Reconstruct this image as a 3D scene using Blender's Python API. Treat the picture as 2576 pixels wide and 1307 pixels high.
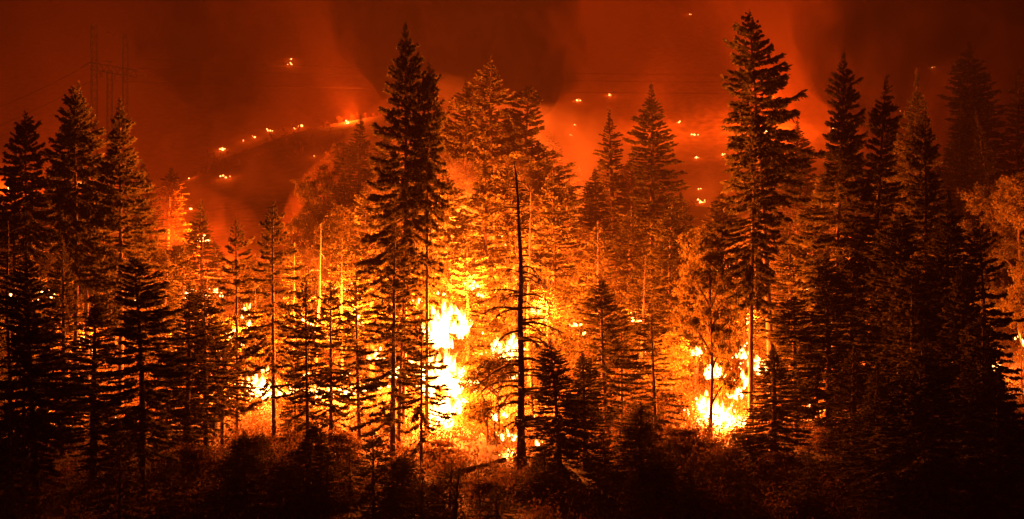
import bpy, math, random
import numpy as np
from mathutils import Vector, noise as mnoise

# ------------------------------------------------------------------ scene, camera, sky, exposure
for o in list(bpy.data.objects):
    bpy.data.objects.remove(o, do_unlink=True)
SC = bpy.context.scene
COL = SC.collection
ZC = 30.0                      # camera height
FOC = 4491.0                   # pixels of the 2576-wide layout grid per unit of tan()
CX, CY = 1288.0, 653.5

cam_d = bpy.data.cameras.new('camera')
cam = bpy.data.objects.new('camera', cam_d)
COL.objects.link(cam)
cam.location = (0, 0, ZC)
cam.rotation_euler = (math.radians(90), 0, 0)
cam_d.sensor_fit = 'HORIZONTAL'
cam_d.sensor_width = 36
cam_d.lens = 36 * FOC / 2576.0
cam_d.clip_start = 0.5
cam_d.clip_end = 6000
SC.camera = cam

world = bpy.data.worlds.new('World')
SC.world = world
world.use_nodes = True
wn = world.node_tree
wn.nodes.clear()
w_out = wn.nodes.new('ShaderNodeOutputWorld')
w_bg = wn.nodes.new('ShaderNodeBackground')
w_sky = wn.nodes.new('ShaderNodeTexSky')
w_sky.sky_type = 'NISHITA'
w_sky.sun_disc = False
w_sky.sun_elevation = math.radians(1.0)
w_sky.sun_rotation = math.radians(200)
w_sky.air_density = 4.0
w_sky.dust_density = 8.0
w_tint = wn.nodes.new('ShaderNodeMix')
w_tint.data_type = 'RGBA'
w_tint.blend_type = 'MULTIPLY'
w_tint.inputs[0].default_value = 1.0
w_tint.inputs[7].default_value = (1.0, 0.10, 0.008, 1)      # night sky seen through smoke
wn.links.new(w_sky.outputs[0], w_tint.inputs[6])
wn.links.new(w_tint.outputs[2], w_bg.inputs['Color'])
w_bg.inputs['Strength'].default_value = 0.01
wn.links.new(w_bg.outputs[0], w_out.inputs['Surface'])

SC.view_settings.view_transform = 'Standard'
SC.view_settings.look = 'None'
SC.view_settings.gamma = 1.0
SC.view_settings.exposure = 0.2
cy = SC.cycles
cy.max_bounces = 4
cy.diffuse_bounces = 2
cy.glossy_bounces = 1
cy.transmission_bounces = 2
cy.volume_bounces = 0
cy.transparent_max_bounces = 48
cy.sample_clamp_indirect = 4.0
cy.sample_clamp_direct = 0.0
cy.use_light_tree = True
cy.use_denoising = True
cy.caustics_reflective = False
cy.caustics_refractive = False

# ------------------------------------------------------------------ helpers
def link(o, parent=None):
    COL.objects.link(o)
    if parent is not None:
        o.parent = parent
    return o

def tag(o, label=None, cat=None, group=None, kind=None):
    if label: o['label'] = label
    if cat: o['category'] = cat
    if group: o['group'] = group
    if kind: o['kind'] = kind
    return o

def empty(name, loc):
    e = bpy.data.objects.new(name, None)
    e.empty_display_size = 0.5
    e.location = loc
    return link(e)

def mesh_from(name, verts, faces, mats, mat_idx=None, smooth=False):
    me = bpy.data.meshes.new(name)
    verts = np.asarray(verts, dtype=np.float32)
    if isinstance(faces, np.ndarray):
        n, k = faces.shape
        me.vertices.add(len(verts)); me.vertices.foreach_set('co', verts.ravel())
        me.loops.add(n * k); me.loops.foreach_set('vertex_index', faces.astype(np.int32).ravel())
        me.polygons.add(n)
        me.polygons.foreach_set('loop_start', np.arange(0, n * k, k, dtype=np.int32))
        me.update(calc_edges=True)
    else:
        me.from_pydata(verts.tolist(), [], faces)
        n = len(faces)
    for m in (mats if isinstance(mats, (list, tuple)) else [mats]):
        me.materials.append(m)
    if mat_idx is not None:
        me.polygons.foreach_set('material_index', np.asarray(mat_idx, dtype=np.int32))
    if smooth:
        me.polygons.foreach_set('use_smooth', np.ones(n, dtype=bool))
    me.validate()
    return me

class Tubes:
    """collects tapered tubes into one quad mesh"""
    def __init__(self): self.v = []; self.f = []; self.n = 0
    def add(self, pts, radii, sides=5):
        pts = np.asarray(pts, float)
        t = np.gradient(pts, axis=0)
        t /= np.linalg.norm(t, axis=1)[:, None] + 1e-9
        ref = np.array([0.0, 0, 1]) if abs(t[0][2]) < 0.8 else np.array([1.0, 0, 0])
        a = np.cross(t, ref); a /= np.linalg.norm(a, axis=1)[:, None] + 1e-9
        b = np.cross(t, a)
        ang = np.linspace(0, 2 * math.pi, sides, endpoint=False)
        ring = (a[:, None, :] * np.cos(ang)[None, :, None] + b[:, None, :] * np.sin(ang)[None, :, None])
        V = pts[:, None, :] + ring * np.asarray(radii)[:, None, None]
        m = len(pts)
        self.v.append(V.reshape(-1, 3))
        i, j = np.meshgrid(np.arange(m - 1), np.arange(sides), indexing='ij')
        j2 = (j + 1) % sides
        F = np.stack([i * sides + j, i * sides + j2, (i + 1) * sides + j2, (i + 1) * sides + j], -1).reshape(-1, 4) + self.n
        self.f.append(F)
        self.n += m * sides
    def mesh(self, name, mat, smooth=True):
        return mesh_from(name, np.concatenate(self.v), np.concatenate(self.f), mat, smooth=smooth)

def rhombi(c, u, w):
    """leaf faces: base points c, long vectors u, half-width vectors w -> verts, quads"""
    V = np.stack([c, c + u * 0.45 + w, c + u, c + u * 0.45 - w], 1).reshape(-1, 3)
    F = np.arange(len(V), dtype=np.int32).reshape(-1, 4)
    return V, F

def unit(a):
    return a / (np.linalg.norm(a, axis=-1, keepdims=True) + 1e-9)

# ------------------------------------------------------------------ materials
def new_mat(name):
    m = bpy.data.materials.new(name)
    m.use_nodes = True
    m.node_tree.nodes.clear()
    return m, m.node_tree

def leaf_mat(name, c1, c2, trans=0.4):
    m, t = new_mat(name)
    N = t.nodes; L = t.links
    out = N.new('ShaderNodeOutputMaterial')
    geo = N.new('ShaderNodeNewGeometry')
    oi = N.new('ShaderNodeObjectInfo')
    tex = N.new('ShaderNodeTexNoise'); tex.inputs['Scale'].default_value = 0.9; tex.inputs['Detail'].default_value = 3
    tc = N.new('ShaderNodeTexCoord')
    L.new(tc.outputs['Object'], tex.inputs['Vector'])
    add = N.new('ShaderNodeMath'); add.operation = 'MULTIPLY_ADD'
    L.new(oi.outputs['Random'], add.inputs[0]); add.inputs[1].default_value = 0.4
    L.new(tex.outputs['Fac'], add.inputs[2])
    add2 = N.new('ShaderNodeMath'); add2.operation = 'MULTIPLY_ADD'
    L.new(geo.outputs['Random Per Island'], add2.inputs[0]); add2.inputs[1].default_value = 0.5
    L.new(add.outputs[0], add2.inputs[2])
    ramp = N.new('ShaderNodeValToRGB')
    ramp.color_ramp.elements[0].position = 0.45; ramp.color_ramp.elements[0].color = (*c1, 1)
    ramp.color_ramp.elements[1].position = 1.15 if False else 1.0; ramp.color_ramp.elements[1].color = (*c2, 1)
    L.new(add2.outputs[0], ramp.inputs[0])
    d = N.new('ShaderNodeBsdfDiffuse'); tr = N.new('ShaderNodeBsdfTranslucent')
    L.new(ramp.outputs[0], d.inputs['Color']); L.new(ramp.outputs[0], tr.inputs['Color'])
    mix = N.new('ShaderNodeMixShader'); mix.inputs[0].default_value = trans
    L.new(d.outputs[0], mix.inputs[1]); L.new(tr.outputs[0], mix.inputs[2])
    L.new(mix.outputs[0], out.inputs['Surface'])
    return m

def rough_mat(name, c1, c2, scale=3.0, stretch=(1, 1, 0.15), bump=0.4):
    m, t = new_mat(name)
    N = t.nodes; L = t.links
    out = N.new('ShaderNodeOutputMaterial')
    b = N.new('ShaderNodeBsdfPrincipled'); b.inputs['Roughness'].default_value = 0.9
    b.inputs['Specular IOR Level'].default_value = 0.15
    tc = N.new('ShaderNodeTexCoord'); mp = N.new('ShaderNodeMapping'); mp.inputs['Scale'].default_value = stretch
    L.new(tc.outputs['Object'], mp.inputs['Vector'])
    tex = N.new('ShaderNodeTexNoise'); tex.inputs['Scale'].default_value = scale; tex.inputs['Detail'].default_value = 6
    L.new(mp.outputs[0], tex.inputs['Vector'])
    ramp = N.new('ShaderNodeValToRGB')
    ramp.color_ramp.elements[0].position = 0.35; ramp.color_ramp.elements[0].color = (*c1, 1)
    ramp.color_ramp.elements[1].position = 0.68; ramp.color_ramp.elements[1].color = (*c2, 1)
    L.new(tex.outputs['Fac'], ramp.inputs[0]); L.new(ramp.outputs[0], b.inputs['Base Color'])
    if bump:
        bp = N.new('ShaderNodeBump'); bp.inputs['Strength'].default_value = bump; bp.inputs['Distance'].default_value = 0.1
        L.new(tex.outputs['Fac'], bp.inputs['Height']); L.new(bp.outputs[0], b.inputs['Normal'])
    L.new(b.outputs[0], out.inputs['Surface'])
    return m

def flame_mat(name, col_lo, col_hi, strength, torn=0.5):
    """hot gas: lets everything through and adds its own light, redder and weaker towards the tip, torn into shreds"""
    m, t = new_mat(name)
    N = t.nodes; L = t.links
    out = N.new('ShaderNodeOutputMaterial')
    tc = N.new('ShaderNodeTexCoord'); sep = N.new('ShaderNodeSeparateXYZ')
    L.new(tc.outputs['Generated'], sep.inputs[0])
    ramp = N.new('ShaderNodeValToRGB')
    ramp.color_ramp.elements[0].position = 0.2; ramp.color_ramp.elements[0].color = (*col_lo, 1)
    ramp.color_ramp.elements[1].position = 0.95; ramp.color_ramp.elements[1].color = (*col_hi, 1)
    L.new(sep.outputs['Z'], ramp.inputs[0])
    geo = N.new('ShaderNodeNewGeometry')
    mp = N.new('ShaderNodeMapping'); mp.inputs['Scale'].default_value = (2.2, 2.2, 0.9)
    L.new(geo.outputs['Position'], mp.inputs['Vector'])
    nz = N.new('ShaderNodeTexNoise'); nz.inputs['Scale'].default_value = 1.0; nz.inputs['Detail'].default_value = 4; nz.inputs['Distortion'].default_value = 0.8
    L.new(mp.outputs[0], nz.inputs['Vector'])
    mr = N.new('ShaderNodeMapRange'); mr.inputs['From Min'].default_value = torn - 0.14; mr.inputs['From Max'].default_value = torn + 0.14
    L.new(nz.outputs['Fac'], mr.inputs['Value'])
    mu = N.new('ShaderNodeMath'); mu.operation = 'MULTIPLY'; mu.inputs[1].default_value = strength
    L.new(mr.outputs[0], mu.inputs[0])
    e = N.new('ShaderNodeEmission'); L.new(mu.outputs[0], e.inputs['Strength'])
    L.new(ramp.outputs[0], e.inputs['Color'])
    tr = N.new('ShaderNodeBsdfTransparent')
    ad = N.new('ShaderNodeAddShader')
    L.new(tr.outputs[0], ad.inputs[0]); L.new(e.outputs[0], ad.inputs[1])
    L.new(ad.outputs[0], out.inputs['Surface'])
    m.cycles.emission_sampling = 'NONE'
    return m

M_NEEDLE = leaf_mat('fir_needles', (0.040, 0.042, 0.016), (0.085, 0.072, 0.026), 0.3)
M_LEAF = leaf_mat('maple_leaves', (0.06, 0.065, 0.02), (0.17, 0.13, 0.04), 0.45)
M_BRUSH = leaf_mat('brush_leaves', (0.04, 0.033, 0.014), (0.10, 0.06, 0.025), 0.4)
M_BARK = rough_mat('fir_bark', (0.05, 0.035, 0.025), (0.16, 0.11, 0.08), 3.5)
M_CHAR = rough_mat('charred_bark', (0.03, 0.022, 0.018), (0.11, 0.08, 0.06), 4.0)
M_SOIL = rough_mat('forest_floor', (0.035, 0.028, 0.02), (0.10, 0.075, 0.05), 0.35, (1, 1, 1), 0.6)
M_STEEL = rough_mat('galvanised_steel', (0.06, 0.06, 0.06), (0.10, 0.10, 0.10), 2.0, (1, 1, 1), 0)
M_WIRE = rough_mat('weathered_wire', (0.04, 0.04, 0.04), (0.06, 0.06, 0.06), 2.0, (1, 1, 1), 0)
M_GLASS = rough_mat('insulator_glaze', (0.10, 0.06, 0.05), (0.14, 0.09, 0.07), 2.0, (1, 1, 1), 0)
M_FL_OUT = flame_mat('flame_sheath', (0.9, 0.22, 0.02), (0.5, 0.06, 0.003), 0.6, 0.46)
M_FL_MID = flame_mat('flame_body', (1.0, 0.38, 0.06), (0.8, 0.16, 0.012), 1.8, 0.43)
M_FL_IN = flame_mat('flame_core', (1.0, 0.52, 0.18), (1.0, 0.34, 0.05), 4.5, 0.38)
M_EMBER = flame_mat('ember_glow', (1.0, 0.30, 0.07), (1.0, 0.18, 0.03), 5.0, 0.30)

# ------------------------------------------------------------------ terrain
GD = np.array([-200, 60, 120, 150, 175, 200, 230, 260, 300, 350, 420, 480, 600, 700, 800, 1000, 1200, 1500, 2500], float)
GZ = np.array([-32, -31, -27, -25.2, -23.3, -19.9, -16.7, -13.1, -7, 1, 10, 13, 16, 30, 70, 160, 260, 330, 420], float)
RX = np.array([-400, 0, 200, 380, 475, 560, 690, 870, 1000, 1200, 1500, 1800, 2100, 2600, 3000], float)
RR = np.array([690, 670, 620, 530, 466, 408, 362, 314, 284, 300, 480, 540, 560, 560, 580], float)

def ground(x, d):
    z = np.interp(d, GD, GZ)
    px = CX + x * FOC / 550.0
    zr = (CY - np.interp(px, RX, RR)) * 550.0 / FOC
    b = np.interp(550.0, GD, GZ)
    z = z + max(0.0, zr - b) * math.exp(-((d - 550) / 62.0) ** 2)
    k = min(1.0, max(0.0, (d - 100) / 80.0))
    z += k * (0.8 * mnoise.noise((x * 0.035, d * 0.035, 3.1)) + 0.35 * mnoise.noise((x * 0.12, d * 0.12, 7.7)))
    if d > 400:
        kk = min(1.0, (d - 400) / 300.0)
        z += kk * 9 * mnoise.noise((x * 0.008, d * 0.008, 1.7)) + kk * 3 * mnoise.noise((x * 0.03, d * 0.03, 9.2))
    return ZC + z

def X_at(px, d): return (px - CX) * d / FOC
def Z_at(row, d): return ZC + (CY - row) * d / FOC

def depth_at(px, row, d0=140.0, d1=1450.0):
    """where the line of sight through a layout point meets the hillside"""
    d = d0
    while d < d1:
        if Z_at(row, d) <= ground(X_at(px, d), d):
            return d
        d += 0.5 if d < 450 else 2.0
    return d1

def build_terrain():
    ds = np.concatenate([np.linspace(-200, 110, 12), np.linspace(114, 330, 110), np.linspace(335, 620, 70), np.linspace(630, 1500, 90), np.linspace(1550, 2500, 12)])
    us = np.linspace(-1, 1, 190)
    V = np.zeros((len(ds), len(us), 3))
    for i, d in enumerate(ds):
        hw = 130 + max(0, d) * 0.62
        for j, u in enumerate(us):
            x = u * hw
            V[i, j] = (x, d, ground(x, d))
    n, m = len(ds), len(us)
    i, j = np.meshgrid(np.arange(n - 1), np.arange(m - 1), indexing='ij')
    F = np.stack([i * m + j, i * m + j + 1, (i + 1) * m + j + 1, (i + 1) * m + j], -1).reshape(-1, 4)
    me = mesh_from('hillside', V.reshape(-1, 3), F, M_SOIL, smooth=True)
    o = link(bpy.data.objects.new('hillside', me))
    tag(o, 'dark wooded hillside rising behind the burning forest to smoky slopes', kind='structure')
build_terrain()

# ------------------------------------------------------------------ tree prototypes (mesh pairs)
def conifer_proto(name, seed, h, R, base, whorl=0.75, per=5, droop=0.35, ragged=0.25, leaf=1.0, power=0.85, fill=1.0, tr=None):
    rng = np.random.default_rng(seed)
    T = Tubes()
    n = 14
    zs = np.linspace(-1.2, h, n)
    bend = rng.normal(0, 0.012 * h, 2)
    ph = rng.uniform(0, 6.28, 2)
    def axis(z):
        t = np.clip(z / h, 0, 1)
        return np.stack([bend[0] * np.sin(t * 2.4 + ph[0]) - bend[0] * np.sin(ph[0]), bend[1] * np.sin(t * 2.1 + ph[1]) - bend[1] * np.sin(ph[1])], -1)
    r0 = tr or (0.011 * h + 0.06)
    rad = r0 * (1 - np.clip(zs / h, 0, 1)) ** 0.8 + 0.03
    rad[0] *= 1.35
    T.add(np.column_stack([axis(zs), zs]), rad, 8)
    C, U, W = [], [], []
    z = base * h
    a0 = rng.uniform(0, 6.28)
    # sectors where branches have thinned out make an uneven outline
    gap_ph = rng.uniform(0, 6.28, 4)
    while z < h * 0.985:
        t = (z - base * h) / (h * (1 - base))
        prof = 1.22 * ((1 - t) ** power * (0.5 + 0.5 * min(1, t / 0.22))) * min(1.0, 0.25 + (1 - t) * 5.0) + 0.01
        k = max(3, int(round(per + rng.normal(0, 0.9))))
        a0 += 2.4
        for b in range(k):
            az = a0 + b * 2 * math.pi / k + rng.normal(0, 0.25)
            lob = 1 + ragged * math.sin(az * 2 + gap_ph[0] + z * 0.35) * 0.6 + ragged * math.sin(az + gap_ph[1] - z * 0.21) * 0.6
            Lb = R * prof * lob * rng.uniform(1 - ragged, 1 + 0.45 * ragged)
            if rng.random() < 0.10 * ragged * 4 and t < 0.85: continue
            if rng.random() < 0.06: Lb *= 1.3
            Lb = max(Lb, 0.16)
            zb = z + rng.normal(0, 0.22)
            s = np.linspace(0, 1, 6)
            rise = (0.55 * t ** 1.5 - droop * (1 - t) * 0.9) + rng.normal(0, 0.08)
            zc = zb + Lb * (rise * s - droop * 0.35 * s ** 2 + 0.30 * droop * s ** 4 * 1.4)
            ca, sa = math.cos(az), math.sin(az)
            ax = axis(np.array([zb]))[0]
            P = np.column_stack([ax[0] + ca * Lb * s, ax[1] + sa * Lb * s, zc])
            if Lb > 0.9:
                T.add(P, (0.012 + 0.016 * Lb) * (1 - s * 0.85) * 0.8, 3)
            nt = int((6 + Lb * 8.5) * fill)
            st = rng.uniform(0.12, 1.0, nt) ** 0.75
            st[:2] = (0.97, 0.9)
            pos = np.stack([np.interp(st, s, P[:, q]) for q in range(3)], -1)
            side = rng.choice([-1, 1], nt)
            fwd = rng.uniform(0.35, 0.95, nt)
            lat = side * rng.uniform(0.25, 0.95, nt) * (1.05 - st * 0.6)
            dn = -rng.uniform(0.0, 0.55, nt) * (0.5 + droop)+ 0.35 * t
            D = np.stack([ca * fwd - sa * lat, sa * fwd + ca * lat, dn], -1)
            D = unit(D)
            tl = np.clip(0.15 * Lb + 0.24, 0.14, 1.0) * min(1.0, 0.35 + 0.5 * Lb) * rng.uniform(0.6, 1.25, nt) * leaf
            # each twig: overlapping needle sprays
            for q, (o_, l_) in enumerate(((0.0, 0.62), (0.38, 0.62), (0.15, 0.45), (0.30, 0.42))):
                c = pos + D * (tl * o_)[:, None]
                dd = D.copy()
                if q >= 2:
                    sgn = 1 if q == 2 else -1
                    latv = np.stack([-D[:, 1], D[:, 0], np.zeros(nt)], -1)
                    dd = unit(D * 0.7 + latv * (0.75 * sgn) + np.array([0, 0, -0.25]) + rng.normal(0, 0.12, (nt, 3)))
                else:
                    dd = unit(dd + rng.normal(0, 0.16, (nt, 3)))
                rv = rng.normal(0, 1, (nt, 3))
                w = unit(np.cross(dd, rv)) * (0.135 * leaf * min(1.0, 0.5 + 0.4 * Lb) * rng.uniform(0.7, 1.35, nt))[:, None]
                C.append(c); U.append(dd * (tl * l_)[:, None]); W.append(w)
        z += whorl * rng.uniform(0.6, 1.4) * (0.42 + 0.68 * (1 - t))
    # dead stubs on the bare lower trunk
    zz = 0.08 * h
    while zz < base * h:
        az = rng.uniform(0, 6.28); Lb = rng.uniform(0.5, 1.0) * R * 0.45
        s = np.linspace(0, 1, 4)
        ax = axis(np.array([zz]))[0]
        T.add(np.column_stack([ax[0] + math.cos(az) * Lb * s, ax[1] + math.sin(az) * Lb * s, zz - 0.35 * Lb * s ** 1.6]), 0.035 * (1 - 0.8 * s), 3)
        zz += rng.uniform(0.4, 1.3)
    C = np.concatenate(C); U = np.concatenate(U); W = np.concatenate(W)
    V, F = rhombi(C, U, W)
    return dict(h=h, R=R, trunk=T.mesh(name + '_trunk', M_BARK), crown=mesh_from(name + '_crown', V, F, M_NEEDLE), name='fir_tree', cat='fir tree')

def broad_proto(name, seed, h, R, clumps=170, leaves=62, leaf=0.26, mat=None, stems=1, low=0.22, nm='maple_tree', cat='tree', lr=(0.32, 0.55)):
    rng = np.random.default_rng(seed)
    T = Tubes()
    C, U, W = [], [], []
    # lobed crown: clump centres in several overlapping lumps
    lumps = []
    for i in range(15):
        a = rng.uniform(0, 6.28); t = rng.uniform(low + 0.10, 0.90)
        rr = R * 0.72 * math.sin(math.pi * min(1, (t - low + 0.1) / (1.15 - low))) * rng.uniform(0.4, 1.1)
        lumps.append((math.cos(a) * rr, math.sin(a) * rr, h * t, R * rng.uniform(*lr)))
    lumps.append((0, 0, h * 0.86, R * 0.4))
    roots = []
    for sidx in range(stems):
        a = rng.uniform(0, 6.28)
        off = np.array([math.cos(a), math.sin(a)]) * (0.5 if stems > 1 else 0)
        s = np.linspace(0, 1, 9)
        lean = np.array([math.cos(a), math.sin(a)]) * R * (0.3 if stems > 1 else 0.1)
        P = np.column_stack([off[0] + lean[0] * s + 0.15 * np.sin(s * 7 + a), off[1] + lean[1] * s + 0.15 * np.cos(s * 6 + a), -0.8 + (h * 0.82 + 0.8) * s])
        T.add(P, (0.012 * h + 0.05) / math.sqrt(stems) * (1 - 0.88 * s), 7)
        roots.append(P)
    for (lx, ly, lz, lr) in lumps:
        P0 = roots[rng.integers(len(roots))]
        zb = lz - lr * 0.4 - np.hypot(lx, ly) * 0.75
        b = np.array([np.interp(max(zb, h * 0.1), P0[:, 2], P0[:, q]) for q in range(3)])
        e = np.array([lx, ly, lz])
        s = np.linspace(0, 1, 6)[:, None]
        mid = b + (e - b) * s + np.array([0, 0, 1.0]) * np.sin(s * math.pi) * 0.10 * np.linalg.norm(e - b)
        T.add(mid, (0.05 + 0.006 * h) * (1 - 0.8 * s[:, 0]), 5)
        nc = max(3, int(clumps * lr ** 2 / sum(q[3] ** 2 for q in lumps)))
        dirs = unit(rng.normal(0, 1, (nc, 3)))
        cc = e + dirs * (lr * rng.uniform(0.25, 1.08, nc) ** 0.6)[:, None] * np.array([1, 1, 0.8])
        for k in range(nc):
            if rng.random() < 0.5:
                T.add(np.stack([e * 0.5 + mid[3] * 0.5, (e + cc[k]) / 2 + (0, 0, 0.15), cc[k]]), [0.04, 0.025, 0.01], 3)
            cr = rng.uniform(0.35, 0.95)
            m = int(leaves * rng.uniform(0.6, 1.3))
            p = cc[k] + rng.normal(0, 0.5, (m, 3)) * cr * np.array([1, 1, 0.55])
            d = unit(rng.normal(0, 1, (m, 3)) + np.array([0, 0, -0.5]) + (p - cc[k]) * 0.8)
            sz = leaf * rng.uniform(0.6, 1.35, m)
            w = unit(np.cross(d, rng.normal(0, 1, (m, 3)))) * (sz * 0.36)[:, None]
            C.append(p); U.append(d * sz[:, None]); W.append(w)
    V, F = rhombi(np.concatenate(C), np.concatenate(U), np.concatenate(W))
    return dict(h=h, R=R, trunk=T.mesh(name + '_trunk', M_BARK), crown=mesh_from(name + '_crown', V, F, mat or M_LEAF), name=nm, cat=cat)

PR = {}
PR['full'] = [conifer_proto('fir_full', s, 40, 5.0, 0.05, 0.60, 6, dr, 0.32, 1.1, pw, 0.95) for s, dr, pw in ((1, 0.42, 0.80), (2, 0.30, 0.92), (3, 0.55, 0.72), (4, 0.40, 0.85))]
PR['narrow'] = [conifer_proto('fir_narrow', s, 34, 3.6, 0.06, 0.56, 5, dr, 0.32, 1.0, pw, 1.05) for s, dr, pw in ((11, 0.35, 0.8), (12, 0.5, 0.7), (13, 0.25, 0.9))]
PR['old'] = [conifer_proto('fir_old', s, 44, 5.4, b, 0.66, 5, dr, 0.46, 1.25, pw, 1.05) for s, dr, pw, b in ((21, 0.36, 0.66, 0.12), (22, 0.5, 0.58, 0.18), (23, 0.28, 0.75, 0.10), (24, 0.45, 0.7, 0.15))]
PR['sparse'] = [conifer_proto('fir_sparse', s, 24, 3.1, b, 0.60, 4, dr, 0.45, 0.95, pw, 1.0, tr=0.24) for s, dr, pw, b in ((31, 0.5, 0.62, 0.16), (32, 0.62, 0.5, 0.2), (33, 0.4, 0.75, 0.1), (34, 0.55, 0.55, 0.25))]
PR['small'] = [conifer_proto('fir_small', s, 14, 2.9, 0.03, 0.45, 5, dr, 0.34, 0.85, 0.85, 1.0) for s, dr in ((41, 0.3), (42, 0.42), (43, 0.2))]
PR['spire'] = [conifer_proto('fir_spire', s, 44, 6.6, b, 0.60, 6, dr, 0.34, 1.15, pw, 1.0) for s, dr, pw, b in ((81, 0.38, 0.92, 0.58), (82, 0.42, 0.9, 0.55), (83, 0.5, 0.82, 0.40), (84, 0.3, 0.88, 0.30), (85, 0.45, 0.8, 0.34))]
PR['maple'] = [broad_proto('maple', s, 24, 5.2, 300, 70, 0.34, low=0.04) for s in (51, 52, 53, 54, 55)]
PR['young'] = [broad_proto('maple_young', s, 12, 3.4, 170, 60, 0.27, stems=3, low=0.16) for s in (61, 62)]
PR['bush'] = [broad_proto('bush', s, 5.0, 2.6, 120, 34, 0.26, M_BRUSH, stems=6, low=0.02, lr=(0.14, 0.36), nm='bush', cat='bush') for s in (71, 72, 73)]
PCOUNT = {k: 0 for k in PR}

def plant(kind, px, top, d, rpx, label, group=None):
    lst = PR[kind]
    p = lst[PCOUNT[kind] % len(lst)]; PCOUNT[kind] += 1
    rnd = random.Random(px * 7 + top)
    x = X_at(px, d)
    gz = ground(x, d)
    h = max(2.0, Z_at(top, d) - gz)
    sz = h / p['h']
    sr = (rpx * (1.12 if kind in ('full', 'narrow', 'old') else 1.05) * d / FOC) / p['R']
    root = empty(p['name'], (x, d, gz))
    root.rotation_euler = (rnd.gauss(0, 0.018), rnd.gauss(0, 0.018), rnd.uniform(0, 6.28))
    root.scale = (sr, sr, sz)
    tag(root, label, p['cat'], group or ('trees of the burning forest' if kind != 'bush' else 'bushes on the lower slope'))
    link(bpy.data.objects.new('trunk', p['trunk']), root)
    link(bpy.data.objects.new('crown', p['crown']), root)
    return root

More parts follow.
